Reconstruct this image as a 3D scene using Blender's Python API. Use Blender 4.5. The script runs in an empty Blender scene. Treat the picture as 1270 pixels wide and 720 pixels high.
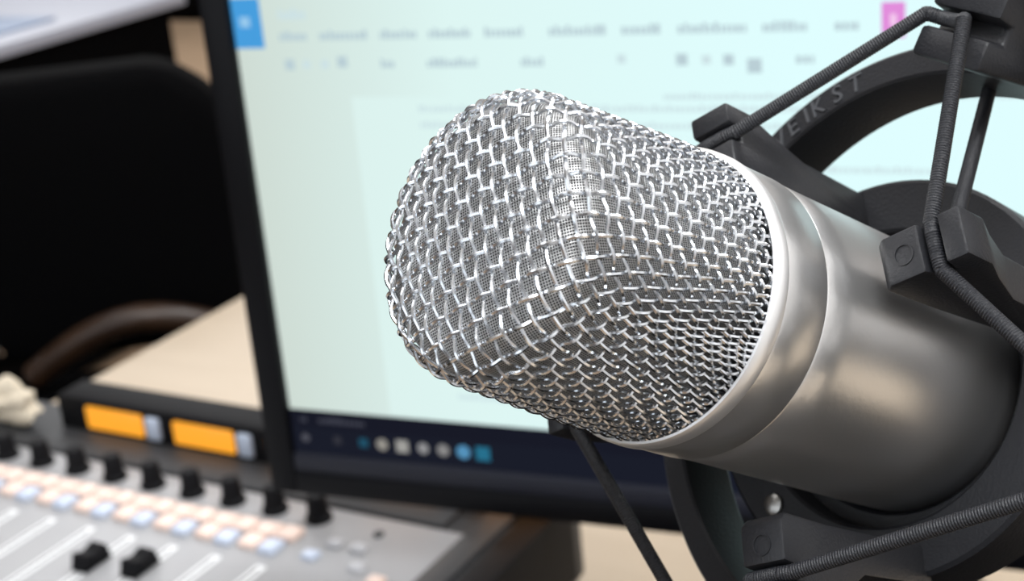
import bpy, bmesh, math, random
import numpy as np
from mathutils import Vector, Matrix

random.seed(7)
SC = bpy.context.scene
COL = SC.collection

# ------------------------------------------------------------------ camera
CAM = Vector((0.0, 0.0, 1.225))
RX = Vector((0.86878553, 0.48609598, -0.09445844))     # image right
RD = Vector((0.09122499, -0.34459889, -0.93430702))    # image down
RF = Vector((-0.48671316, 0.80309545, -0.34372663))    # view direction
cd = bpy.data.cameras.new('camera')
cam = bpy.data.objects.new('camera', cd)
COL.objects.link(cam)
cam.matrix_world = Matrix(((RX.x, -RD.x, -RF.x, CAM.x), (RX.y, -RD.y, -RF.y, CAM.y),
                           (RX.z, -RD.z, -RF.z, CAM.z), (0, 0, 0, 1)))
cd.sensor_width = 36.0
cd.lens = 1900.0 / 1270.0 * 36.0
cd.clip_start = 0.01
cd.dof.use_dof = True
cd.dof.focus_distance = 0.240
cd.dof.aperture_fstop = 27.0
SC.camera = cam

# ------------------------------------------------------------------ world, light, exposure
w = bpy.data.worlds.new('world')
SC.world = w
w.use_nodes = True
w.node_tree.nodes['Background'].inputs[0].default_value = (0.85, 0.92, 1.0, 1)
w.node_tree.nodes['Background'].inputs[1].default_value = 1.0
SC.view_settings.view_transform = 'Standard'
SC.view_settings.look = 'None'
SC.view_settings.exposure = 0.0
SC.view_settings.gamma = 1.0
SC.view_settings.use_curve_mapping = False


def area(name, loc, target, sx, sy, power, col):
    ld = bpy.data.lights.new(name, 'AREA')
    ld.shape = 'RECTANGLE'
    ld.size, ld.size_y = sx, sy
    ld.energy = power
    ld.color = col
    o = bpy.data.objects.new(name, ld)
    COL.objects.link(o)
    o.location = loc
    o.rotation_euler = (Vector(target) - Vector(loc)).to_track_quat('-Z', 'Y').to_euler()
    return o


area('unseen_window_fill', (-1.5, -2.43, 1.8), (-1.5, 0, 1.5), 3.7, 1.5, 14, (0.93, 0.97, 1.0))  # weak fill light for an added, unseen window
PANELS = [(0.25, -0.35, 50), (0.25, 1.7, 46), (-1.7, 0.5, 11), (-2.4, 2.6, 16), (-4.2, 4.4, 95)]  # unseen panels, placed and powered for light on microphone, console and floor
for (px, py, pw) in PANELS:
    area('unseen_ceiling_lamp', (px, py, 2.725), (px, py, 0), 1.16, 1.16, pw, (0.97, 0.985, 1.0))

# ------------------------------------------------------------------ helpers


class MB:
    def __init__(self):
        self.v, self.f = [], []

    def add(self, vs, fs):
        b = len(self.v)
        self.v += [tuple(p) for p in vs]
        self.f += [tuple(i + b for i in q) for q in fs]
        return self

    def box(self, c, s, ax=None):
        c = Vector(c)
        ax = ax or (Vector((1, 0, 0)), Vector((0, 1, 0)), Vector((0, 0, 1)))
        vs = []
        for k in range(8):
            p = c.copy()
            for q in range(3):
                p += ax[q] * (s[q] * (0.5 if (k >> q) & 1 else -0.5))
            vs.append(p)
        return self.add(vs, [(0, 2, 3, 1), (4, 5, 7, 6), (0, 1, 5, 4), (2, 6, 7, 3), (0, 4, 6, 2), (1, 3, 7, 5)])

    def bx(self, x0, x1, y0, y1, z0, z1):
        return self.box(((x0 + x1) / 2, (y0 + y1) / 2, (z0 + z1) / 2), (abs(x1 - x0), abs(y1 - y0), abs(z1 - z0)))

    def prism(self, poly, d):
        """closed polygon of points swept by the vector d"""
        n = len(poly)
        d = Vector(d)
        vs = [Vector(p) for p in poly] + [Vector(p) + d for p in poly]
        fs = [tuple(range(n))[::-1], tuple(range(n, 2 * n))]
        fs += [(i, (i + 1) % n, n + (i + 1) % n, n + i) for i in range(n)]
        return self.add(vs, fs)

    def tube(self, pts, rad, seg=10, closed=False, caps=True):
        pts = [Vector(p) for p in pts]
        n = len(pts)
        rr = rad if hasattr(rad, '__len__') else [rad] * n
        up = None
        vs = []
        for i, p in enumerate(pts):
            if closed:
                t = (pts[(i + 1) % n] - pts[i - 1]).normalized()
            else:
                t = (pts[min(i + 1, n - 1)] - pts[max(i - 1, 0)]).normalized()
            if up is None:
                up = Vector((0, 0, 1)) if abs(t.z) < 0.9 else Vector((1, 0, 0))
            u = (up - t * up.dot(t)).normalized()
            up = u
            b = t.cross(u)
            for k in range(seg):
                an = 2 * math.pi * k / seg
                vs.append(p + (u * math.cos(an) + b * math.sin(an)) * rr[i])
        fs = []
        for i in range(n if closed else n - 1):
            j = (i + 1) % n
            for k in range(seg):
                fs.append((i * seg + k, i * seg + (k + 1) % seg, j * seg + (k + 1) % seg, j * seg + k))
        if caps and not closed:
            fs.append(tuple(range(seg))[::-1])
            fs.append(tuple((n - 1) * seg + k for k in range(seg)))
        return self.add(vs, fs)

    def lathe(self, base, axis, prof, seg=64, closed=False):
        """prof: list of (t, r) along axis; closed joins last to first"""
        axis = Vector(axis).normalized()
        u = axis.orthogonal().normalized()
        b = axis.cross(u)
        base = Vector(base)
        vs = []
        for (t, r) in prof:
            for k in range(seg):
                an = 2 * math.pi * k / seg
                vs.append(base + axis * t + (u * math.cos(an) + b * math.sin(an)) * r)
        m = len(prof)
        fs = []
        for i in range(m if closed else m - 1):
            j = (i + 1) % m
            for k in range(seg):
                fs.append((i * seg + k, i * seg + (k + 1) % seg, j * seg + (k + 1) % seg, j * seg + k))
        if not closed:
            fs.append(tuple(range(seg))[::-1])
            fs.append(tuple((m - 1) * seg + k for k in range(seg)))
        return self.add(vs, fs)

    def build(self, name, mat, parent=None, bevel=0.0, smooth=False, bseg=2):
        me = bpy.data.meshes.new(name)
        me.from_pydata(self.v, [], self.f)
        bm = bmesh.new()
        bm.from_mesh(me)
        bmesh.ops.recalc_face_normals(bm, faces=bm.faces)
        if bevel:
            es = [e for e in bm.edges if len(e.link_faces) == 2 and e.calc_face_angle(0) > 0.5]
            bmesh.ops.bevel(bm, geom=es, offset=bevel, segments=bseg, affect='EDGES', profile=0.5, clamp_overlap=True)
        bm.to_mesh(me)
        bm.free()
        return link(name, me, mat, parent, smooth or bool(bevel))


def link(name, me, mat, parent=None, smooth=False):
    me.materials.append(mat)
    if smooth:
        for p in me.polygons:
            p.use_smooth = True
        try:
            me.set_sharp_from_angle(angle=math.radians(38))
        except Exception:
            pass
    o = bpy.data.objects.new(name, me)
    COL.objects.link(o)
    if parent is not None:
        adopt(o, parent)
    return o


def adopt(o, parent):
    o.parent = parent
    # meshes are modelled in world coordinates; only the Empties stand off the origin
    o.matrix_parent_inverse = Matrix.Translation(-Vector(parent.location)) if parent.type == 'EMPTY' else Matrix.Identity(4)


def thing(name, loc, label, cat, group=None):
    o = bpy.data.objects.new(name, None)
    o.empty_display_size = 0.02
    COL.objects.link(o)
    o.location = loc
    return tag(o, label, cat, group)


def tag(o, label, cat, group=None):
    o['label'] = label
    o['category'] = cat
    if group:
        o['group'] = group
    return o


def struct(o):
    o['kind'] = 'structure'
    return o


# ------------------------------------------------------------------ materials
def mat(name, col, rough=0.5, metal=0.0, noise=None, bump=None, emit=None, spec=None, coat=0.0):
    m = bpy.data.materials.new(name)
    m.use_nodes = True
    nt = m.node_tree
    b = nt.nodes['Principled BSDF']
    b.inputs['Base Color'].default_value = (*col, 1)
    b.inputs['Roughness'].default_value = rough
    b.inputs['Metallic'].default_value = metal
    b.inputs['Coat Weight'].default_value = coat
    if spec is not None:
        b.inputs['Specular IOR Level'].default_value = spec
    tc = nt.nodes.new('ShaderNodeTexCoord')
    if noise:
        sc, amt = noise
        n = nt.nodes.new('ShaderNodeTexNoise')
        n.inputs['Scale'].default_value = sc
        n.inputs['Detail'].default_value = 4
        nt.links.new(tc.outputs['Object'], n.inputs['Vector'])
        r = nt.nodes.new('ShaderNodeMix')
        r.data_type = 'RGBA'
        r.inputs[6].default_value = (*[c * (1 - amt) for c in col], 1)
        r.inputs[7].default_value = (*[min(1, c * (1 + amt)) for c in col], 1)
        nt.links.new(n.outputs['Fac'], r.inputs[0])
        nt.links.new(r.outputs[2], b.inputs['Base Color'])
    if bump:
        sc, st = bump
        n = nt.nodes.new('ShaderNodeTexNoise')
        n.inputs['Scale'].default_value = sc
        n.inputs['Detail'].default_value = 3
        nt.links.new(tc.outputs['Object'], n.inputs['Vector'])
        bp = nt.nodes.new('ShaderNodeBump')
        bp.inputs['Strength'].default_value = st
        bp.inputs['Distance'].default_value = 0.0005
        nt.links.new(n.outputs['Fac'], bp.inputs['Height'])
        nt.links.new(bp.outputs['Normal'], b.inputs['Normal'])
    if emit:
        b.inputs['Emission Color'].default_value = (*emit[0], 1)
        b.inputs['Emission Strength'].default_value = emit[1]
    return m


def srgb(r, g, b):
    return tuple(((c / 255) / 12.92 if c / 255 <= 0.04045 else ((c / 255 + 0.055) / 1.055) ** 2.4) for c in (r, g, b))


def glow(name, rgb, k=1.0):
    """a lit patch of a display, sRGB 0-255"""
    c = srgb(*rgb)
    m = mat(name, (0.0, 0.0, 0.0), 0.35, emit=(c, k), spec=0.0)
    return m


def wood_mat(name, c0, c1, scale, rough):
    m = mat(name, c0, rough)
    nt = m.node_tree
    b = nt.nodes['Principled BSDF']
    tc = nt.nodes.new('ShaderNodeTexCoord')
    mp = nt.nodes.new('ShaderNodeMapping')
    mp.inputs['Scale'].default_value = scale
    n = nt.nodes.new('ShaderNodeTexNoise')
    n.inputs['Scale'].default_value = 3.0
    n.inputs['Detail'].default_value = 6
    n.inputs['Distortion'].default_value = 0.6
    r = nt.nodes.new('ShaderNodeValToRGB')
    r.color_ramp.elements[0].color = (*c0, 1)
    r.color_ramp.elements[0].position = 0.3
    r.color_ramp.elements[1].color = (*c1, 1)
    r.color_ramp.elements[1].position = 0.72
    nt.links.new(tc.outputs['Object'], mp.inputs['Vector'])
    nt.links.new(mp.outputs['Vector'], n.inputs['Vector'])
    nt.links.new(n.outputs['Fac'], r.inputs[0])
    nt.links.new(r.outputs['Color'], b.inputs['Base Color'])
    return m


M = {}
M['wire'] = mat('grille_wire_metal', (0.74, 0.765, 0.80), 0.24, 1.0)
M['nickel'] = mat('satin_nickel', (0.70, 0.695, 0.69), 0.30, 0.86, bump=(900, 0.06))
M['rim'] = mat('bright_rim_metal', (0.93, 0.93, 0.93), 0.4, 0.85)
M['plastic'] = mat('black_moulded_plastic', (0.015, 0.0155, 0.0185), 0.44, bump=(1800, 0.22), spec=0.45)
M['letter'] = mat('worn_raised_lettering', (0.07, 0.073, 0.08), 0.5)
M['cord'] = mat('black_elastic_braid', (0.014, 0.015, 0.019), 0.5, bump=(2500, 0.4))
M['steel'] = mat('screw_steel', (0.45, 0.44, 0.42), 0.35, 1.0)
M['black'] = mat('matt_black_plastic', (0.005, 0.005, 0.006), 0.6, spec=0.12)
M['bezel'] = mat('monitor_black', (0.003, 0.003, 0.004), 0.4, spec=0.14)
M['chamfer'] = mat('monitor_chin_grey', (0.018, 0.019, 0.027), 0.4, spec=0.2)
M['charcoal'] = mat('console_charcoal', (0.030, 0.031, 0.034), 0.55, noise=(40, 0.12))
M['panel'] = mat('console_panel_grey', (0.33, 0.33, 0.34), 0.5, noise=(30, 0.06))
M['slot'] = mat('fader_scale_white', (0.80, 0.81, 0.82), 0.45)
M['peach'] = mat('peach_button_plastic', (0.78, 0.60, 0.52), 0.4)
M['pale'] = mat('pale_blue_button_plastic', (0.50, 0.56, 0.68), 0.4)
M['key'] = mat('light_grey_button_plastic', (0.44, 0.44, 0.46), 0.45)
M['desk'] = wood_mat('pale_wood', (0.53, 0.425, 0.31), (0.61, 0.50, 0.375), (1.2, 9, 9), 0.42)
M['floor'] = wood_mat('laminate_floor', (0.31, 0.215, 0.14), (0.40, 0.28, 0.185), (6, 0.8, 1), 0.4)
M['rail'] = wood_mat('brown_chair_wood', (0.022, 0.010, 0.005), (0.036, 0.017, 0.008), (6, 6, 1), 0.4)
M['leather'] = mat('black_chair_leather', (0.0012, 0.0012, 0.0015), 0.9, bump=(300, 0.2), spec=0.05)
M['piping'] = mat('dark_blue_piping', (0.012, 0.012, 0.020), 0.6)
M['chrome'] = mat('chrome', (0.85, 0.85, 0.88), 0.12, 1.0)
M['wall'] = mat('painted_wall', (0.78, 0.78, 0.78), 0.8, noise=(3, 0.04))
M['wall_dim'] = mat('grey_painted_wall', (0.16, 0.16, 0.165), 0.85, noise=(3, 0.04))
M['ceil'] = mat('white_ceiling', (0.80, 0.80, 0.79), 0.85)
M['tabletop'] = mat('light_grey_laminate', (0.40, 0.42, 0.50), 0.5)
M['folder'] = mat('blue_grey_card', (0.22, 0.29, 0.43), 0.55)
M['paper'] = mat('cream_tissue', (0.62, 0.54, 0.42), 0.8, noise=(60, 0.15))
M['frame'] = mat('white_added_frame', (0.8, 0.8, 0.8), 0.4)

# ------------------------------------------------------------------ room shell
X0, X1, Y0, Y1, ZC = -6.2, 1.35, -2.5, 6.6, 2.8
struct(MB().bx(X0, X1, Y0, Y1, -0.1, 0).build('floor', M['floor']))
struct(MB().bx(X0, X1, Y0, Y1, ZC, ZC + 0.1).build('ceiling', M['ceil']))
struct(MB().bx(X1, X1 + 0.1, Y0, Y1, 0, ZC).build('wall_right', M['wall']))
struct(MB().bx(X0 - 0.1, X1 + 0.1, Y1, Y1 + 0.1, 0, ZC).build('wall_back', M['wall']))
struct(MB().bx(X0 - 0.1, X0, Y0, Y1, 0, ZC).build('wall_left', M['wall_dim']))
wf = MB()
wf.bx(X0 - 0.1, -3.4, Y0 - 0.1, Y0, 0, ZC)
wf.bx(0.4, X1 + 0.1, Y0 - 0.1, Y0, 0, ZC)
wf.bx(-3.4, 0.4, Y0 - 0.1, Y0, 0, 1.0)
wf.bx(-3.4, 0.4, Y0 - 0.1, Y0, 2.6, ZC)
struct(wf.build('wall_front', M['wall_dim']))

# ------------------------------------------------------------------ desk
DT = 0.74
desk = thing('desk', (-0.07, 0.6, 0), 'pale wooden desk carrying the mixing console and the monitor', 'desk')
MB().bx(-0.939, 0.8, -0.1, 1.22, DT - 0.028, DT).build('desktop', M['desk'], desk, bevel=0.002)
for (lx, ly) in ((-0.88, -0.04), (0.74, -0.04), (-0.88, 1.15), (0.74, 1.15)):
    MB().bx(lx - 0.025, lx + 0.025, ly - 0.025, ly + 0.025, 0, DT - 0.028).build('leg', M['black'], desk, bevel=0.003)

# ------------------------------------------------------------------ computer monitor
MO = Vector((-0.49499416, 0.568688, 0.86899301))
mu = Vector((0.99126, 0.13193, 0)).normalized()
mv = (Vector((0, 0, 1)) + Vector((-0.13193, 0.99126, 0)) * 0.02).normalized()
mn = mu.cross(mv).normalized()                 # towards the viewer


def mp(u, v, n=0.0):
    return MO + mu * u + mv * v + mn * n


def mrect(b, u0, u1, v0, v1, n0, n1):
    return b.box(mp((u0 + u1) / 2, (v0 + v1) / 2, (n0 + n1) / 2), (u1 - u0, v1 - v0, abs(n1 - n0)), (mu, mv, mn))


SW, SH = 0.497, 0.268
mon = thing('computer_monitor', (MO.x + 0.25, MO.y + 0.12, DT),
            'black computer monitor showing a pale document window behind the microphone', 'monitor')
mrect(MB(), -0.0099, SW + 0.016, -0.0165, SH + 0.016, -0.034, -0.004).build('casing', M['bezel'], mon, bevel=0.003)
for (nm, r) in (('side_bezel', (-0.0099, 0.0055, -0.0165, SH + 0.016)), ('side_bezel', (SW, SW + 0.016, -0.0165, SH + 0.016)),
                ('top_bezel', (0.0055, SW, SH, SH + 0.016)), ('bottom_bezel', (0.0055, SW, -0.0165, -0.0035))):
    mrect(MB(), *r, -0.004, 0.004).build(nm, M['bezel'], mon, bevel=0.0012)
mrect(MB(), 0.0055, SW, -0.0035, 0.0065, -0.004, 0.003).build('chin_strip', M['chamfer'], mon, bevel=0.001)

# the lit panel: viewing-angle fall-off painted left to right into its emission colour
ms = glow('lit_screen', (228, 250, 250), 1.0)
nt = ms.node_tree
tc = nt.nodes.new('ShaderNodeTexCoord')
sx = nt.nodes.new('ShaderNodeSeparateXYZ')
mr = nt.nodes.new('ShaderNodeMapRange')
mr.inputs[1].default_value = -0.49
mr.inputs[2].default_value = -0.22
cr = nt.nodes.new('ShaderNodeValToRGB')
cr.color_ramp.elements[0].color = (*srgb(207, 220, 212), 1)
cr.color_ramp.elements[1].color = (*srgb(224, 254, 255), 1)
e = cr.color_ramp.elements.new(0.42)
e.color = (*srgb(222, 246, 243), 1)
nt.links.new(tc.outputs['Object'], sx.inputs[0])
nt.links.new(sx.outputs[0], mr.inputs[0])
nt.links.new(mr.outputs[0], cr.inputs[0])
nt.links.new(cr.outputs[0], nt.nodes['Principled BSDF'].inputs['Emission Color'])
scr = mrect(MB(), 0.0055, SW, 0.0065, SH, -0.004, -0.001).build('screen', ms, mon)

TXT = glow('text_grey', (186, 207, 214))
TXL = glow('text_pale', (205, 226, 230))


def lit(name, u0, u1, v0, v1, m, n=-0.0007):
    return mrect(MB(), u0, u1, v0, v1, -0.001, n).build(name, m, scr)


mp_ = ms.copy()
mp_.name = 'page_white'
next(n for n in mp_.node_tree.nodes if n.type == 'VALTORGB').color_ramp.elements[0].color = (*srgb(219, 238, 233), 1)  # same painted gradient, paler at its left end
lit('document_page', 0.065, 0.42, 0.0325, 0.198, mp_, -0.0009)
lit('status_bar', 0.0055, SW, 0.0215, 0.0312, glow('status_bar_navy', (24, 26, 38)))
lit('taskbar', 0.0055, SW, 0.0065, 0.0215, glow('taskbar_navy', (26, 29, 41)))
lit('menu_tab', 0.0045, 0.0212, 0.2222, 0.2465, glow('tab_blue', (72, 158, 222)))
lit('menu_tab_mark', 0.0095, 0.0150, 0.2325, 0.2375, glow('tab_mark', (150, 200, 236)), -0.0004)
lit('badge', 0.3145, 0.3240, 0.2222, 0.2368, glow('badge_pink', (226, 142, 220)))
lit('badge_mark', 0.3180, 0.3205, 0.2270, 0.2320, glow('badge_mark_pale', (246, 205, 240)), -0.0004)


def words(name, spans, v, h, m):
    """a printed row: each span is broken into letter-like strokes"""
    b = MB()
    for (a, z) in spans:
        u = a
        while u < z - 0.0008:
            wd = random.uniform(0.0012, 0.0022)
            hh = h * random.choice((0.75, 0.75, 1.0))
            mrect(b, u, min(z, u + wd), v - h / 2, v - h / 2 + hh, -0.001, -0.0006)
            u += wd + random.uniform(0.0006, 0.0010)
    o = b.build(name, m, scr)
    o['kind'] = 'stuff'


words('menu_text', [(.030, .0454), (.052, .0777), (.0841, .1029), (.1091, .1301), (.1373, .157), (.1685, .1951), (.2025, .2208), (.228, .258), (.265, .2837), (.2955, .3054)], .2278, .0044, TXT)
words('title_text', [(.031, .047)], .2382, .005, TXL)
words('ribbon_text', [(.0830, .0905), (.107, .132), (.1538, .165), (.279, .287)], .2141, .0042, TXT)
words('document_text', [(.100, .30)], .1925, .0028, TXL)
words('document_text', [(.100, .31)], .1848, .0028, TXL)
words('document_text', [(.230, .34)], .166, .003, TXL)
words('document_text', [(.105, .30)], .0458, .003, TXL)
words('document_text', [(.220, .40)], .198, .0028, TXL)
for (u, v, s, m) in ((.0338, .2140, .0050, TXT), (.0430, .2140, .0038, TXL), (.0530, .2140, .0038, TXL), (.0625, .2150, .0052, TXT),
                     (.2016, .2148, .0038, TXL), (.2291, .2142, .0050, TXT), (.2400, .2140, .0038, TXL), (.2498, .2139, .0045, TXT), (.2610, .2112, .0062, TXT)):
    lit('ribbon_icon', u - s / 2, u + s / 2, v - s / 2, v + s / 2, m)
for (u, rgb, s) in ((.0128, (92, 94, 104), .0048), (.0319, (60, 61, 70), .0045), (.0472, (38, 92, 118), .0050), (.0581, (172, 168, 160), .0066), (.0697, (186, 184, 180), .0068),
                    (.0816, (168, 168, 170), .0062), (.0929, (158, 156, 156), .0068), (.1042, (98, 168, 214), .0076), (.1150, (46, 128, 162), .0076)):
    b = MB()
    b.lathe(mp(u, .0150, -0.001), mn, [(0, s / 2), (0.0004, s / 2)], 16) if rgb[0] > 62 and rgb[0] < 180 else mrect(b, u - s / 2, u + s / 2, .0150 - s / 2, .0150 + s / 2, -0.001, -0.0006)
    b.build('taskbar_icon', glow('icon', tuple(int(c * 0.86) for c in rgb)), scr)
words('status_text', [(.011, .016), (.022, .049)], .0258, .003, glow('status_grey', (70, 72, 84)))
sc_ = mp(0.255, 0.10, -0.034)
nb = Vector((sc_.x + 0.02, sc_.y + 0.055, DT))
MB().box((nb.x, nb.y, DT + 0.17), (0.06, 0.022, 0.33)).build('stand_neck', M['bezel'], mon, bevel=0.004)
MB().box((nb.x - 0.005, (nb.y + sc_.y) / 2, 0.97), (0.09, abs(nb.y - sc_.y), 0.09)).build('stand_mount', M['bezel'], mon, bevel=0.004)
MB().lathe((nb.x, nb.y, DT), (0, 0, 1), [(0, 0.095), (0.006, 0.095), (0.011, 0.088), (0.012, 0.0)][:3], 48).build('stand_base', M['bezel'], mon, smooth=True)

# ------------------------------------------------------------------ mixing console
PZ = 0.80
con = thing('mixing_console', (-0.64, 0.4, DT), 'grey broadcast mixing console with faders and orange lit meter displays', 'mixer')
MB().bx(-0.90, -0.395, 0.13, 0.705, DT + 0.004, PZ - 0.002).build('chassis', M['charcoal'], con, bevel=0.003)
for fx in (-0.86, -0.44):
    for fy in (0.18, 0.66):
        MB().lathe((fx, fy, DT), (0, 0, 1), [(0, 0.012), (0.0055, 0.012)], 20).build('rubber_foot', M['black'], con)
MB().bx(-0.886, -0.4335, 0.16, 0.637, PZ - 0.004, PZ).build('top_panel', M['panel'], con, bevel=0.0006)
MB().bx(-0.4325, -0.415, 0.13, 0.690, PZ - 0.012, PZ + 0.002).build('side_cheek', M['charcoal'], con, bevel=0.0015)
MB().bx(-0.412, -0.392, 0.13, 0.690, DT + 0.01, PZ + 0.001).build('side_cheek', M['black'], con, bevel=0.002)
br = MB().bx(-0.783, -0.40, 0.672, 0.700, PZ - 0.004, PZ + 0.024).build('meter_bridge', M['black'], con, bevel=0.002)
MB().bx(-0.886, -0.45, 0.640, 0.671, PZ - 0.003, PZ + 0.001).build('rear_strip', M['charcoal'], con, bevel=0.0005)
OR = mat('orange_backlit_display', (0.02, 0.01, 0.0), 0.3, emit=((1.0, 0.40, 0.03), 1.05))
for i in range(5):
    x = -0.730 + i * 0.078
    d = MB().bx(x - 0.0255, x + 0.0255, 0.6700, 0.6735, PZ + 0.0030, PZ + 0.0195).build('meter_display', OR, br, bevel=0.0016)
    MB().bx(x + 0.0290, x + 0.0405, 0.6690, 0.6735, PZ + 0.003, PZ + 0.0190).build('meter_button', M['pale'], br, bevel=0.0015)
# channels
P = 0.0323
for i in range(-2, 10):
    x = -0.525 - P * i + 0.0
    if x < -0.88:
        continue
    kb = MB().lathe((x, 0.6225, PZ), (0, 0, 1), [(0, 0.0080), (0.003, 0.0080), (0.004, 0.0066), (0.0150, 0.0058), (0.0165, 0.0048)], 20)
    if i >= 0:
        kb.build('rotary_knob', M['black'], con, smooth=True)
        for (dx, dy, ww, m) in ((-0.0078, 0.6000, 0.0145, 'peach'), (0.0074, 0.6000, 0.0145, 'peach'), (-0.0085, 0.5855, 0.0130, 'peach'), (0.0064, 0.5840, 0.0120, 'pale')):
            MB().bx(x + dx - ww / 2 - 0.012, x + dx + ww / 2 - 0.012, dy - 0.0066, dy + 0.0066, PZ - 0.001, PZ + 0.0040).build(
                'peach_button' if m == 'peach' else 'pale_button', M[m], con, bevel=0.0016)
    if i >= -1:
        sl = MB().bx(x - 0.031 - 0.0032, x - 0.031 + 0.0032, 0.455, 0.566, PZ, PZ + 0.0006).build('fader_slot', M['slot'], con)
        MB().bx(x - 0.031 - 0.0007, x - 0.031 + 0.0007, 0.458, 0.563, PZ + 0.0005, PZ + 0.0009).build('groove', M['charcoal'], sl)
    if i in (2, 1, -1, 4, 6):
        cy = {2: 0.5330, 1: 0.5380, -1: 0.47, 4: 0.47, 6: 0.48}[i]
        if cy > 0.5:
            MB().prism([(x - 0.031 - 0.006, cy - 0.011, PZ + 0.001), (x - 0.031 - 0.006, cy + 0.011, PZ + 0.001), (x - 0.031 - 0.006, cy + 0.008, PZ + 0.011),
                        (x - 0.031 - 0.006, cy, PZ + 0.0085), (x - 0.031 - 0.006, cy - 0.008, PZ + 0.011)], (0.012, 0, 0)).build('fader_cap', M['black'], con, bevel=0.001)
for (x, y, m) in ((-0.5035, 0.585, 'pale'), (-0.4975, 0.6005, 'key'), (-0.481, 0.6005, 'key'), (-0.470, 0.583, 'key'), (-0.452, 0.5745, 'peach')):
    MB().bx(x - 0.005, x + 0.005, y - 0.004, y + 0.004, PZ - 0.001, PZ + 0.003).build('pale_button', M[m], con, bevel=0.0012)
MB().lathe((-0.4803, 0.6192, PZ - 0.001), (0, 0, 1), [(0, 0.0032), (0.0022, 0.0032), (0.0026, 0.0024)], 14).build('panel_screw', M['charcoal'], con)

# crumpled tissue at the left end of the meter bridge
bm = bmesh.new()
bmesh.ops.create_icosphere(bm, subdivisions=3, radius=1)
for v in bm.verts:
    n = v.co.normalized()
    k = 1 + 0.16 * math.sin(5 * n.x + 3 * n.y) + 0.14 * math.sin(7 * n.z - 4 * n.x + 1) + random.uniform(-0.06, 0.06)
    v.co = Vector((n.x * 0.030 * k, n.y * 0.012 * k, max(n.z * 0.016 * k, -0.0155)))
me = bpy.data.meshes.new('crumpled_tissue')
bm.to_mesh(me)
bm.free()
ts = link('crumpled_tissue', me, M['paper'])
ts.location = (-0.822, 0.664, PZ + 0.0168)
tag(ts, 'crumpled cream tissue lying beside the black meter bridge', 'tissue')

# ------------------------------------------------------------------ office chair
CD = Vector((0.62, -0.785, 0)).normalized()          # the way the chair faces
CS = Vector((-CD.y, CD.x, 0))                        # towards the desk
CC = Vector((-1.150, 1.325, 0)) - CS * 0.262         # foot of the backrest, middle
chair = thing('office_chair', (CC.x + CD.x * 0.22, CC.y + CD.y * 0.22, 0), 'black leather office chair with a curved brown wooden rail, left of the desk', 'chair')


def cp(s, d, z):
    return CC + CS * s + CD * d + Vector((0, 0, z))


def slab(pts, prof, name, m, rad):
    b = MB().prism(pts, prof)
    return b.build(name, m, chair, bevel=rad, bseg=4)


back = [(-0.25, 0.62), (-0.262, 0.78), (-0.25, 0.87), (-0.20, 0.915), (0.19, 0.915), (0.245, 0.875), (0.262, 0.82), (0.258, 0.70), (0.24, 0.62), (0.20, 0.585), (-0.20, 0.585)]
slab([cp(s, -0.045, z) for s, z in back], CD * 0.09, 'backrest', M['leather'], 0.022)
slab([cp(-0.27, 0.02, 0.43), cp(0.29, 0.02, 0.43), cp(0.31, 0.46, 0.43), cp(0.25, 0.54, 0.43), cp(-0.25, 0.54, 0.43), cp(-0.28, 0.46, 0.43)], (0, 0, 0.14), 'seat', M['leather'], 0.025)
MB().tube([cp(-0.10 + 0.006 * math.sin(k), 0.052, 0.87 - 0.03 * k) for k in range(10)], 0.006, 8).build('seam_piping', M['piping'], chair, smooth=True)
arc = []
for k in range(13):
    q = k / 12
    arc.append(cp(0.0 + 0.26 * q, 0.085 + 0.03 * math.sin(math.pi * q), 0.590 + 0.062 * math.sin(math.pi * q)))
MB().tube(arc, 0.016, 12).build('wooden_rail', M['rail'], chair, smooth=True)
for s in (-0.2, 0.2):
    MB().tube([cp(s, 0.0, 0.60), cp(s, 0.03, 0.52), cp(s, 0.12, 0.45)], 0.016, 10).build('back_support', M['black'], chair, smooth=True)
MB().tube([cp(0, 0.24, 0.10), cp(0, 0.24, 0.43)], 0.03, 16).build('gas_column', M['black'], chair, smooth=True)
for k in range(5):
    an = 2 * math.pi * k / 5 + 0.3
    e_ = Vector((math.cos(an), math.sin(an), 0))
    c0 = cp(0, 0.24, 0)
    lg = MB().tube([c0 + e_ * 0.03 + Vector((0, 0, 0.11)), c0 + e_ * 0.28 + Vector((0, 0, 0.075))], [0.024, 0.017], 10).build('star_leg', M['black'], chair, smooth=True)
    MB().tube([c0 + e_ * 0.28 + Vector((0.012, 0, 0.027)), c0 + e_ * 0.28 + Vector((-0.012, 0, 0.027))], 0.027, 14).build('caster', M['black'], lg, smooth=True)
MB().lathe(Vector((-1.345, 1.085, 0.618)), (0.3, -0.6, 0.5), [(0, 0.006), (0.004, 0.011), (0.022, 0.012), (0.028, 0.008)], 18).build('chrome_knob', M['chrome'], chair, smooth=True)

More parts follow.
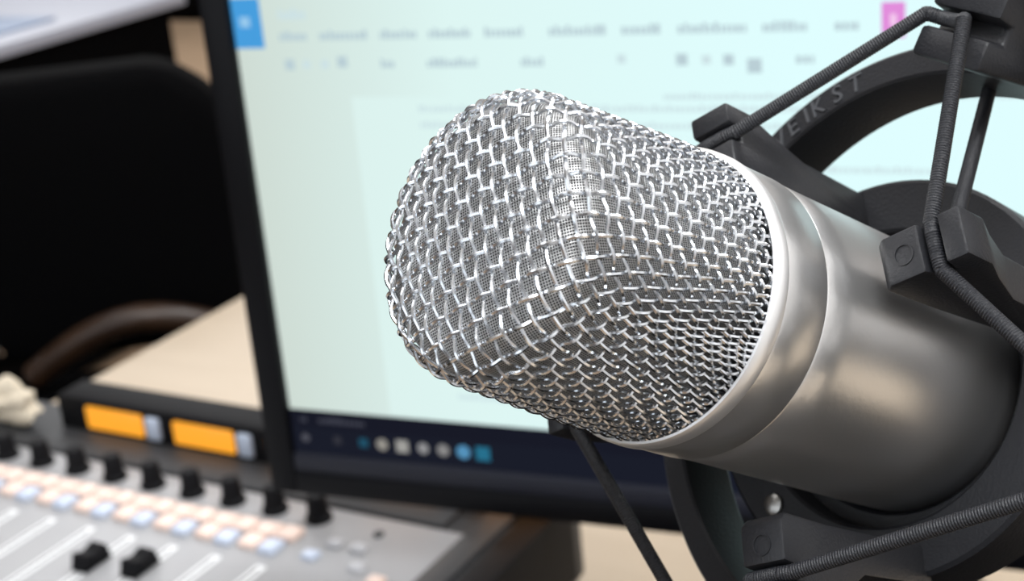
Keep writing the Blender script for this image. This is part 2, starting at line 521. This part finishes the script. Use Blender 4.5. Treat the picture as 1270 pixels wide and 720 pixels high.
# ------------------------------------------------------------------ side table with folders, black cabinet, far left
tb = thing('side_table', (-2.75, 1.9, 0), 'light grey topped table with a black front, beyond the chair', 'table')
MB().bx(-3.5, -2.36, 0.9, 2.62, 0.715, 0.74).build('tabletop', M['tabletop'], tb, bevel=0.002)
MB().bx(-2.42, -2.39, 0.93, 2.59, 0.02, 0.715).build('front_panel', M['leather'], tb)
MB().bx(-3.45, -2.42, 2.56, 2.59, 0.0, 0.715).build('end_panel', M['leather'], tb)
MB().bx(-3.45, -2.42, 0.93, 0.96, 0.0, 0.715).build('end_panel', M['leather'], tb)
for (x, y, nm) in ((-2.60, 1.83, 'flat blue-grey folder at the left end of the light table'), (-2.57, 2.19, 'flat blue-grey folder nearer the far end of the light table')):
    o = MB().bx(x - 0.12, x + 0.12, y - 0.14, y + 0.125, 0.7405, 0.7465).build('card_folder', M['folder'], None, bevel=0.001)
    tag(o, nm, 'folder', 'folders on the light table')
cb = thing('storage_cabinet', (-5.2, 6.15, 0), 'dark storage cabinet standing at the far end of the room', 'cabinet')
MB().bx(-6.15, -3.6, 5.85, 6.55, 0.0, 1.6).build('body', M['leather'], cb, bevel=0.004)
for k in range(3):
    x = -5.72 + k * 0.85
    d_ = MB().bx(x - 0.41, x + 0.41, 5.825, 5.85, 0.06, 1.56).build('door', M['leather'], cb, bevel=0.003)
    MB().bx(x + 0.34, x + 0.36, 5.80, 5.825, 0.75, 0.9).build('handle', M['steel'], d_, bevel=0.002)

# ------------------------------------------------------------------ microphone frame
P0 = Vector((-0.10349372, 0.21810166, 1.13343947))
A = Vector((0.33030141, 0.79030277, -0.51606444)).normalized()
E1 = Vector((-0.01232704, 0.55031578, 0.83486561)).normalized()
E2 = Vector((0.94379501, -0.26939574, 0.19151217)).normalized()
PH0 = math.radians(68)


def rho(ph):
    return E1 * math.cos(ph) + E2 * math.sin(ph)


def tau(ph):
    return E2 * math.cos(ph) - E1 * math.sin(ph)


RTILT = 0.10
PO = P0 + E1 * 0.0025 + E2 * 0.003
AO = (A + E2 * RTILT).normalized()
EO = (E2 - A * RTILT).normalized()


def mo(t, r, ph, k=0.0):
    # the outer ring hangs a little off the axis and slightly askew
    return PO + AO * t + (E1 * math.cos(ph) + EO * math.sin(ph)) * r + (EO * math.cos(ph) - E1 * math.sin(ph)) * k


def mf(t, r, ph, k=0.0):
    return P0 + A * t + rho(ph) * r + tau(ph) * k


mic = thing('condenser_microphone', P0 + A * 0.06, 'silver condenser microphone with woven wire grille held in a black shock mount', 'microphone')

# grille surface: a meridian from the tip of the dome to the rim
prof = []
TL, RC = 0.0435, 0.0068
for k in range(30):                                   # nearly flat cap
    r = 0.0170 * k / 29
    prof.append((r, -TL - 0.0016 * (1 - (r / 0.0170) ** 2)))
for k in range(1, 25):                                # rounded shoulder
    q = math.radians(10 + 78 * k / 24)
    prof.append((0.0170 + RC * (math.sin(q) - math.sin(math.radians(10))), -TL + RC * (math.cos(math.radians(10)) - math.cos(q))))
r1, t1 = prof[-1]
for k in range(1, 160):                               # wall, slightly flaring to the rim
    q = k / 159
    prof.append((r1 + (0.0242 - r1) * min(1, q * 4.5), t1 + (0.085 - t1) * q))
prof = np.array(prof)
seg = np.hypot(np.diff(prof[:, 0]), np.diff(prof[:, 1]))
PS = np.concatenate([[0], np.cumsum(seg)])
dr, dt = np.gradient(prof[:, 0], PS), np.gradient(prof[:, 1], PS)
NR, NT = dt, -dr                                      # outward normal in (r, t)
nP0, nA, nE1, nE2 = (np.array(v) for v in (P0, A, E1, E2))


def lift(p, off):
    """planar cloth points (n,2) -> world points on the grille surface, off along the normal"""
    s = np.hypot(p[:, 0], p[:, 1])
    th = np.arctan2(p[:, 1], p[:, 0])
    r, t = np.interp(s, PS, prof[:, 0]), np.interp(s, PS, prof[:, 1])
    nr, ntt = np.interp(s, PS, NR), np.interp(s, PS, NT)
    nn = np.hypot(nr, ntt)
    nr, ntt = nr / nn, ntt / nn
    ph = PH0 - th
    rd = np.cos(ph)[:, None] * nE1 + np.sin(ph)[:, None] * nE2
    nrm = rd * nr[:, None] + nA * ntt[:, None]
    return nP0 + nA * t[:, None] + rd * r[:, None] + nrm * np.reshape(off, (-1, 1)), nrm, t


DU, DV, N = 0.00250, 0.00320, 26
ii, jj = np.meshgrid(np.arange(-N, N + 1), np.arange(-N, N + 1), indexing='ij')
cl = np.stack([ii * DU, jj * DV], -1)         # the cloth, polar drape to start with
n1 = 2 * N + 1
# beyond the shoulder the wires keep their spacing on the four straight runs and crowd into diamonds between them
q_r = np.hypot(cl[..., 0], cl[..., 1])
q_t = np.arctan2(cl[..., 1], cl[..., 0])
h8 = math.pi / 4
q_m = np.round(q_t / (2 * h8))
q = (q_t - q_m * 2 * h8) / h8
kk = 0.50 * (np.clip(q_r / 0.0215, 1, 1.9) - 1)
q_t = (q + kk * (q - q * np.abs(q))) * h8 + q_m * 2 * h8
cl = np.stack([q_r * np.cos(q_t), q_r * np.sin(q_t)], -1)


def smooth_path(p, k):
    """Catmull-Rom through rows of p, k samples per step"""
    q = np.vstack([2 * p[0] - p[1], p, 2 * p[-1] - p[-2]])
    out = []
    for a in range(len(p) - 1):
        p0, p1_, p2, p3 = q[a], q[a + 1], q[a + 2], q[a + 3]
        for m_ in range(k):
            x = m_ / k
            out.append(0.5 * (2 * p1_ + (p2 - p0) * x + (2 * p0 - 5 * p1_ + 4 * p2 - p3) * x * x + (3 * p1_ - p0 - 3 * p2 + p3) * x ** 3))
    out.append(p[-1])
    return np.array(out)


K, SEG = 6, 6
WR, AMP = 0.00033, 0.00038


def wires(family):
    vs, fs, base = [], [], 0
    for a in range(n1):
        line = cl[a] if family == 0 else cl[:, a]
        pth = smooth_path(line, K)
        x = np.arange(len(pth)) / K
        ph = np.cos(np.pi * x) * (1 if a % 2 == 0 else -1) * (1 if family == 0 else -1)
        off = AMP * np.sign(ph) * np.abs(ph) ** 0.8 + 0.0002
        P_, Nn, t = lift(pth, off)
        keep = np.where(t < 0.0022)[0]
        if len(keep) < 8:
            continue
        P_, Nn = P_[keep[0]:keep[-1] + 1], Nn[keep[0]:keep[-1] + 1]
        T = np.gradient(P_, axis=0)
        T /= np.linalg.norm(T, axis=1, keepdims=True)
        B = np.cross(T, Nn)
        B /= np.linalg.norm(B, axis=1, keepdims=True)
        Q = np.cross(B, T)
        n = len(P_)
        an = np.arange(SEG) * 2 * np.pi / SEG
        ring = P_[:, None] + WR * (np.cos(an)[None, :, None] * Q[:, None] + np.sin(an)[None, :, None] * B[:, None])
        vs.append(ring.reshape(-1, 3))
        for i in range(n - 1):
            for k in range(SEG):
                fs.append((base + i * SEG + k, base + i * SEG + (k + 1) % SEG, base + (i + 1) * SEG + (k + 1) % SEG, base + (i + 1) * SEG + k))
        base += n * SEG
    me = bpy.data.meshes.new('grille_wires')
    me.from_pydata(np.vstack(vs).tolist(), [], fs)
    return me


for fam in (0, 1):
    o = link('grille_wires', wires(fam), M['wire'], mic, True)
    o['kind'] = 'stuff'
    o['label'] = 'woven silver wires of the grille, ' + ('lengthways family' if fam else 'crossways family')

# fine inner gauze just under the wires, carrying the weave as UV
KF = 4
rows = np.array([smooth_path(cl[a], KF) for a in range(n1)])
fine = np.stack([smooth_path(rows[:, b], KF) for b in range(rows.shape[1])], 1)
m1 = fine.shape[0]
W, _, t = lift(fine.reshape(-1, 2), np.full(m1 * m1, -0.0010))
t = t.reshape(m1, m1)
uvs = np.stack(np.meshgrid(np.arange(m1), np.arange(m1), indexing='ij'), -1).reshape(-1, 2) * (np.array([DU, DV]) / KF)
fs = []
for i in range(m1 - 1):
    for j in range(m1 - 1):
        if max(t[i, j], t[i + 1, j], t[i, j + 1], t[i + 1, j + 1]) < 0.004:
            fs.append((i * m1 + j, (i + 1) * m1 + j, (i + 1) * m1 + j + 1, i * m1 + j + 1))
used = sorted({i for f in fs for i in f})
rm = {o_: k for k, o_ in enumerate(used)}
me = bpy.data.meshes.new('inner_gauze')
me.from_pydata(W[used].tolist(), [], [tuple(rm[i] for i in f) for f in fs])
uvl = me.uv_layers.new(name='UVMap')
flat = np.array([uvs[used[l.vertex_index]] for l in me.loops]).ravel()
uvl.data.foreach_set('uv', flat)
gm = mat('fine_wire_gauze', (0.5, 0.5, 0.5), 0.4, 1.0)
nt = gm.node_tree
bs = nt.nodes['Principled BSDF']
uvn = nt.nodes.new('ShaderNodeUVMap')
sp = nt.nodes.new('ShaderNodeSeparateXYZ')
nt.links.new(uvn.outputs[0], sp.inputs[0])


def mth(op, a, b=None):
    n = nt.nodes.new('ShaderNodeMath')
    n.operation = op
    for k, v in enumerate((a, b)):
        if v is None:
            continue
        if isinstance(v, (int, float)):
            n.inputs[k].default_value = v
        else:
            nt.links.new(v, n.inputs[k])
    return n.outputs[0]


FP = 0.00047
hs = []
for k in (0, 1):
    q = mth('MULTIPLY', sp.outputs[k], math.pi / FP)
    hs.append(mth('ABSOLUTE', mth('SINE', q)))
mx = mth('MAXIMUM', hs[0], hs[1])
rp = nt.nodes.new('ShaderNodeValToRGB')
rp.color_ramp.elements[0].position = 0.70
rp.color_ramp.elements[0].color = (0.008, 0.008, 0.008, 1)
rp.color_ramp.elements[1].position = 0.95
rp.color_ramp.elements[1].color = (0.60, 0.60, 0.595, 1)
nt.links.new(mx, rp.inputs[0])
nt.links.new(rp.outputs[0], bs.inputs['Base Color'])
bp = nt.nodes.new('ShaderNodeBump')
bp.inputs['Strength'].default_value = 0.8
bp.inputs['Distance'].default_value = 0.0002
nt.links.new(mx, bp.inputs['Height'])
nt.links.new(bp.outputs['Normal'], bs.inputs['Normal'])
o = link('inner_gauze', me, gm, mic, True)
o['kind'] = 'stuff'

# rim, collar and body
MB().lathe(P0, A, [(-0.0016, 0.0246), (-0.0020, 0.0250), (-0.0019, 0.0254), (-0.0013, 0.0258), (0.0006, 0.0259), (0.0012, 0.0257), (0.0014, 0.0253), (0.0045, 0.0250), (0.0045, 0.0244), (0.0, 0.0244)], 128, True).build('grille_rim', M['rim'], mic, smooth=True)
MB().lathe(P0, A, [(0.0014, 0.0246), (0.0014, 0.02545), (0.0020, 0.0256), (0.0116, 0.0256), (0.0119, 0.0254), (0.0119, 0.0240)], 128).build('collar', M['nickel'], mic, smooth=True)
MB().lathe(P0, A, [(0.0119, 0.0244), (0.0121, 0.0244), (0.0121, 0.0252), (0.0124, 0.0254), (0.020, 0.0253), (0.128, 0.0253), (0.134, 0.0235), (0.136, 0.0200)], 128).build('body', M['nickel'], mic, smooth=True)
MB().lathe(P0 + A * 0.1355, A, [(0.0, 0.0095), (0.018, 0.0095)], 32).build('connector', M['nickel'], mic, smooth=True)

# ------------------------------------------------------------------ shock mount
sm = thing('shock_mount', P0 + A * 0.07, 'black plastic spider shock mount with elastic cords around the silver microphone', 'shock mount')
ring = MB().lathe(PO, AO, [(0.0545, 0.0545), (0.0540, 0.0550), (0.0540, 0.0600), (0.0548, 0.0608), (0.0660, 0.0608), (0.0668, 0.0600), (0.0668, 0.0540), (0.0660, 0.0535)], 160, True)
oring = ring.build('outer_ring', M['plastic'], sm, smooth=True)
MB().lathe(P0, A, [(0.0664, 0.0295), (0.0658, 0.0301), (0.0658, 0.0394), (0.0665, 0.0402), (0.0800, 0.0400), (0.0950, 0.0340), (0.0950, 0.0256), (0.0730, 0.0256), (0.0720, 0.0264), (0.0720, 0.0290)], 128, True).build('inner_ring', M['plastic'], sm, smooth=True)
PHI = [math.radians(a) for a in (68, 163, 248, 338)]
HR = [0.0, 0.0055, 0.005, 0.0]                    # how far each inner hook reaches beyond the first
PHO = [math.radians(a) for a in (20, 111, 196, 290)]
IT = [(0.0225, 0.0300), (0.0225, 0.0368), (0.0258, 0.0372), (0.0258, 0.0402), (0.0225, 0.0406), (0.0225, 0.0448), (0.0300, 0.0448), (0.0360, 0.0425), (0.0460, 0.0395),
      (0.0680, 0.0388), (0.0680, 0.0315), (0.0360, 0.0290), (0.0240, 0.0285)]
OT = [(0.0370, 0.0520), (0.0370, 0.0576), (0.0410, 0.0579), (0.0410, 0.0612), (0.0370, 0.0616), (0.0370, 0.0700), (0.0660, 0.0710), (0.0700, 0.0640), (0.0660, 0.0560), (0.0540, 0.0540)]
for k, ph in enumerate(PHI):
    hw = 0.0044
    hk = MB().prism([mf(t, r + HR[k] * (1 if t < 0.04 else 0.5), ph, -hw) for t, r in IT], tau(ph) * (2 * hw)).build('inner_hook', M['plastic'], sm, bevel=0.0006)
    MB().lathe(mf(0.02252, 0.0336 + HR[k], ph), -A, [(0, 0.0019), (0.00022, 0.0019), (0.00022, 0.0016), (0, 0.0016)], 28, True).build('mould_mark', M['plastic'], hk)
for ph in PHO:
    hw = 0.0076
    MB().prism([mo(t, r, ph, -hw) for t, r in OT], tau(ph) * (2 * hw)).build('outer_hook', M['plastic'], sm, bevel=0.0008)

# elastic cord: zigzags between the notches
CR = 0.00132
path = []
for k in range(4):
    for (fn, ph, t, r, hw) in ((mf, PHI[k], 0.0243, 0.0387 + HR[k], 0.0044), (mo, PHO[(k + 1) % 4], 0.0385, 0.0596, 0.0)):
        for s in (-1, -0.5, 0, 0.5, 1):
            if fn is mf:
                path.append(mf(t - (0.0004 if abs(s) < 1 else 0), r, ph, s * hw))
            else:
                path.append(mo((0.0372, 0.0384, 0.0384, 0.0375, 0.0352)[int(s * 2 + 2)], r, ph, (-0.0078, -0.0050, -0.002, 0.0008, 0.0030)[int(s * 2 + 2)]))


def ribbed(pts, closed, step=0.000125, pitch=0.0005):
    out, rad = [], []
    n = len(pts)
    acc = 0.0
    for i in range(n if closed else n - 1):
        a, b = Vector(pts[i]), Vector(pts[(i + 1) % n])
        m_ = max(1, int((b - a).length / step))
        for k in range(m_):
            out.append(a.lerp(b, k / m_))
            rad.append(CR * (1 + 0.055 * math.cos(2 * math.pi * acc / pitch)))
            acc += (b - a).length / m_
    return out, rad


pts, rad = ribbed(path, True)
MB().tube(pts, rad, 12, closed=True).build('elastic_cord', M['cord'], sm, smooth=True)
rear = [mo(0.0672, 0.0575, PHO[0], -0.0145), mf(0.0335, 0.0375, PHI[0], -0.0058)]
pts, rad = ribbed(rear, False)
MB().tube(pts, rad, 10).build('elastic_cord', M['cord'], sm, smooth=True)

# yoke above the top hook, screw and thumb screw
ph = PHO[0]
MB().box(mo(0.052, 0.0785, ph, 0.006), (0.026, 0.017, 0.036), (A, rho(ph), tau(ph))).build('yoke', M['plastic'], sm, bevel=0.002)
MB().lathe(mo(0.0542, 0.0578, ph + math.radians(13)), -A, [(0, 0.0016), (0.0006, 0.0016), (0.0010, 0.0010)], 16).build('screw', M['steel'], sm, smooth=True)
MB().lathe(mf(0.0657, 0.0345, math.radians(217)), -A, [(0, 0.0022), (0.0008, 0.0022), (0.0013, 0.0014)], 16).build('screw', M['steel'], sm, smooth=True)

# raised lettering on the front of the outer ring
cu = bpy.data.curves.new('letters', 'FONT')
cu.size = 0.0056
cu.extrude = 0.00025
lv, lf = [], []
for ch, deg in zip('VEIKST', (-38.2, -34.2, -30.4, -27.0, -21.8, -17.0)):
    cu.body = ch
    to = bpy.data.objects.new('tmp', cu)
    COL.objects.link(to)
    bpy.context.view_layer.update()
    tm = bpy.data.meshes.new_from_object(to.evaluated_get(bpy.context.evaluated_depsgraph_get()))
    ph = math.radians(deg)
    bsx = len(lv)
    wv = max(v.co.x for v in tm.vertices) / 2
    for v in tm.vertices:
        lv.append(tuple(mo(0.0539 - v.co.z, 0.0556 + v.co.y, ph, (v.co.x - wv))))
    lf += [tuple(bsx + i for i in p.vertices) for p in tm.polygons]
    bpy.data.objects.remove(to)
    bpy.data.meshes.remove(tm)
me = bpy.data.meshes.new('lettering')
me.from_pydata(lv, [], lf)
link('lettering', me, M['letter'], oring)

# boom arm that carries the mount, leaving the picture at the top right
bo = thing('boom_arm', (0.52, 1.12, DT), 'black boom arm rising out of the frame above the shock mount', 'arm')
q0 = mo(0.052, 0.0905, PHO[0], 0.006)
MB().tube([q0, q0 + rho(PHO[0]) * 0.03, q0 + Vector((0.10, 0.10, 0.09)), Vector((0.52, 1.12, 1.45))], 0.009, 14).build('upper_tube', M['black'], bo, smooth=True)
MB().tube([Vector((0.52, 1.12, 1.45)), Vector((0.52, 1.12, DT + 0.02))], 0.011, 14).build('lower_tube', M['black'], bo, smooth=True)
MB().lathe((0.52, 1.12, DT), (0, 0, 1), [(0, 0.06), (0.02, 0.06), (0.024, 0.05)], 32).build('clamp_base', M['black'], bo, smooth=True)

# unseen ceiling light panels that house the added lamps
for k, (px, py, pw) in enumerate(PANELS):
    lp = thing('unseen_ceiling_light', (px, py, ZC), 'unseen square ceiling light panel, added ' + ('above the microphone', 'above the far end of the desk', 'above the mixing console', 'above the chair and the light table', 'at the far end of the room')[k], 'light', 'unseen ceiling light panels')
    MB().bx(px - 0.62, px + 0.62, py - 0.62, py + 0.62, 2.735, ZC).build('frame', M['frame'], lp, bevel=0.004)
# unseen window frame, added behind the camera with the fill lamp
wn = MB()
for (a, b, c, d_) in ((-3.4, 0.4, 1.0, 1.05), (-3.4, 0.4, 2.55, 2.6), (-3.4, -3.35, 1.05, 2.55), (0.35, 0.4, 1.05, 2.55), (-1.525, -1.475, 1.05, 2.55)):
    wn.bx(a, b, Y0 - 0.09, Y0 - 0.05, c, d_)
struct(wn.build('added_window', M['frame'], None))

# unseen black mat, added to keep tan desk bounce off the microphone
tag(MB().bx(-0.37, 0.34, -0.05, 0.62, DT, DT + 0.003).build('bounce_mat', M['leather'], None, bevel=0.001), 'unseen black mat added over the desk to cut its tan bounce', 'mat')
eq = thing('reflection_case', (0.73, 0.95, DT), 'unseen low black case added at the right end of the desk for its dark reflection', 'case')  # unseen, added to mirror a dark streak in the microphone body
MB().bx(0.66, 0.79, 0.62, 1.18, DT, DT + 0.13).build('body', M['black'], eq, bevel=0.004)
MB().bx(0.658, 0.792, 0.618, 1.182, DT + 0.13, DT + 0.16).build('lid', M['black'], eq, bevel=0.004)
MB().tube([(0.657, 0.84, DT + 0.09), (0.640, 0.86, DT + 0.09), (0.640, 0.94, DT + 0.09), (0.657, 0.96, DT + 0.09)], 0.005, 10).build('handle', M['steel'], eq, smooth=True)
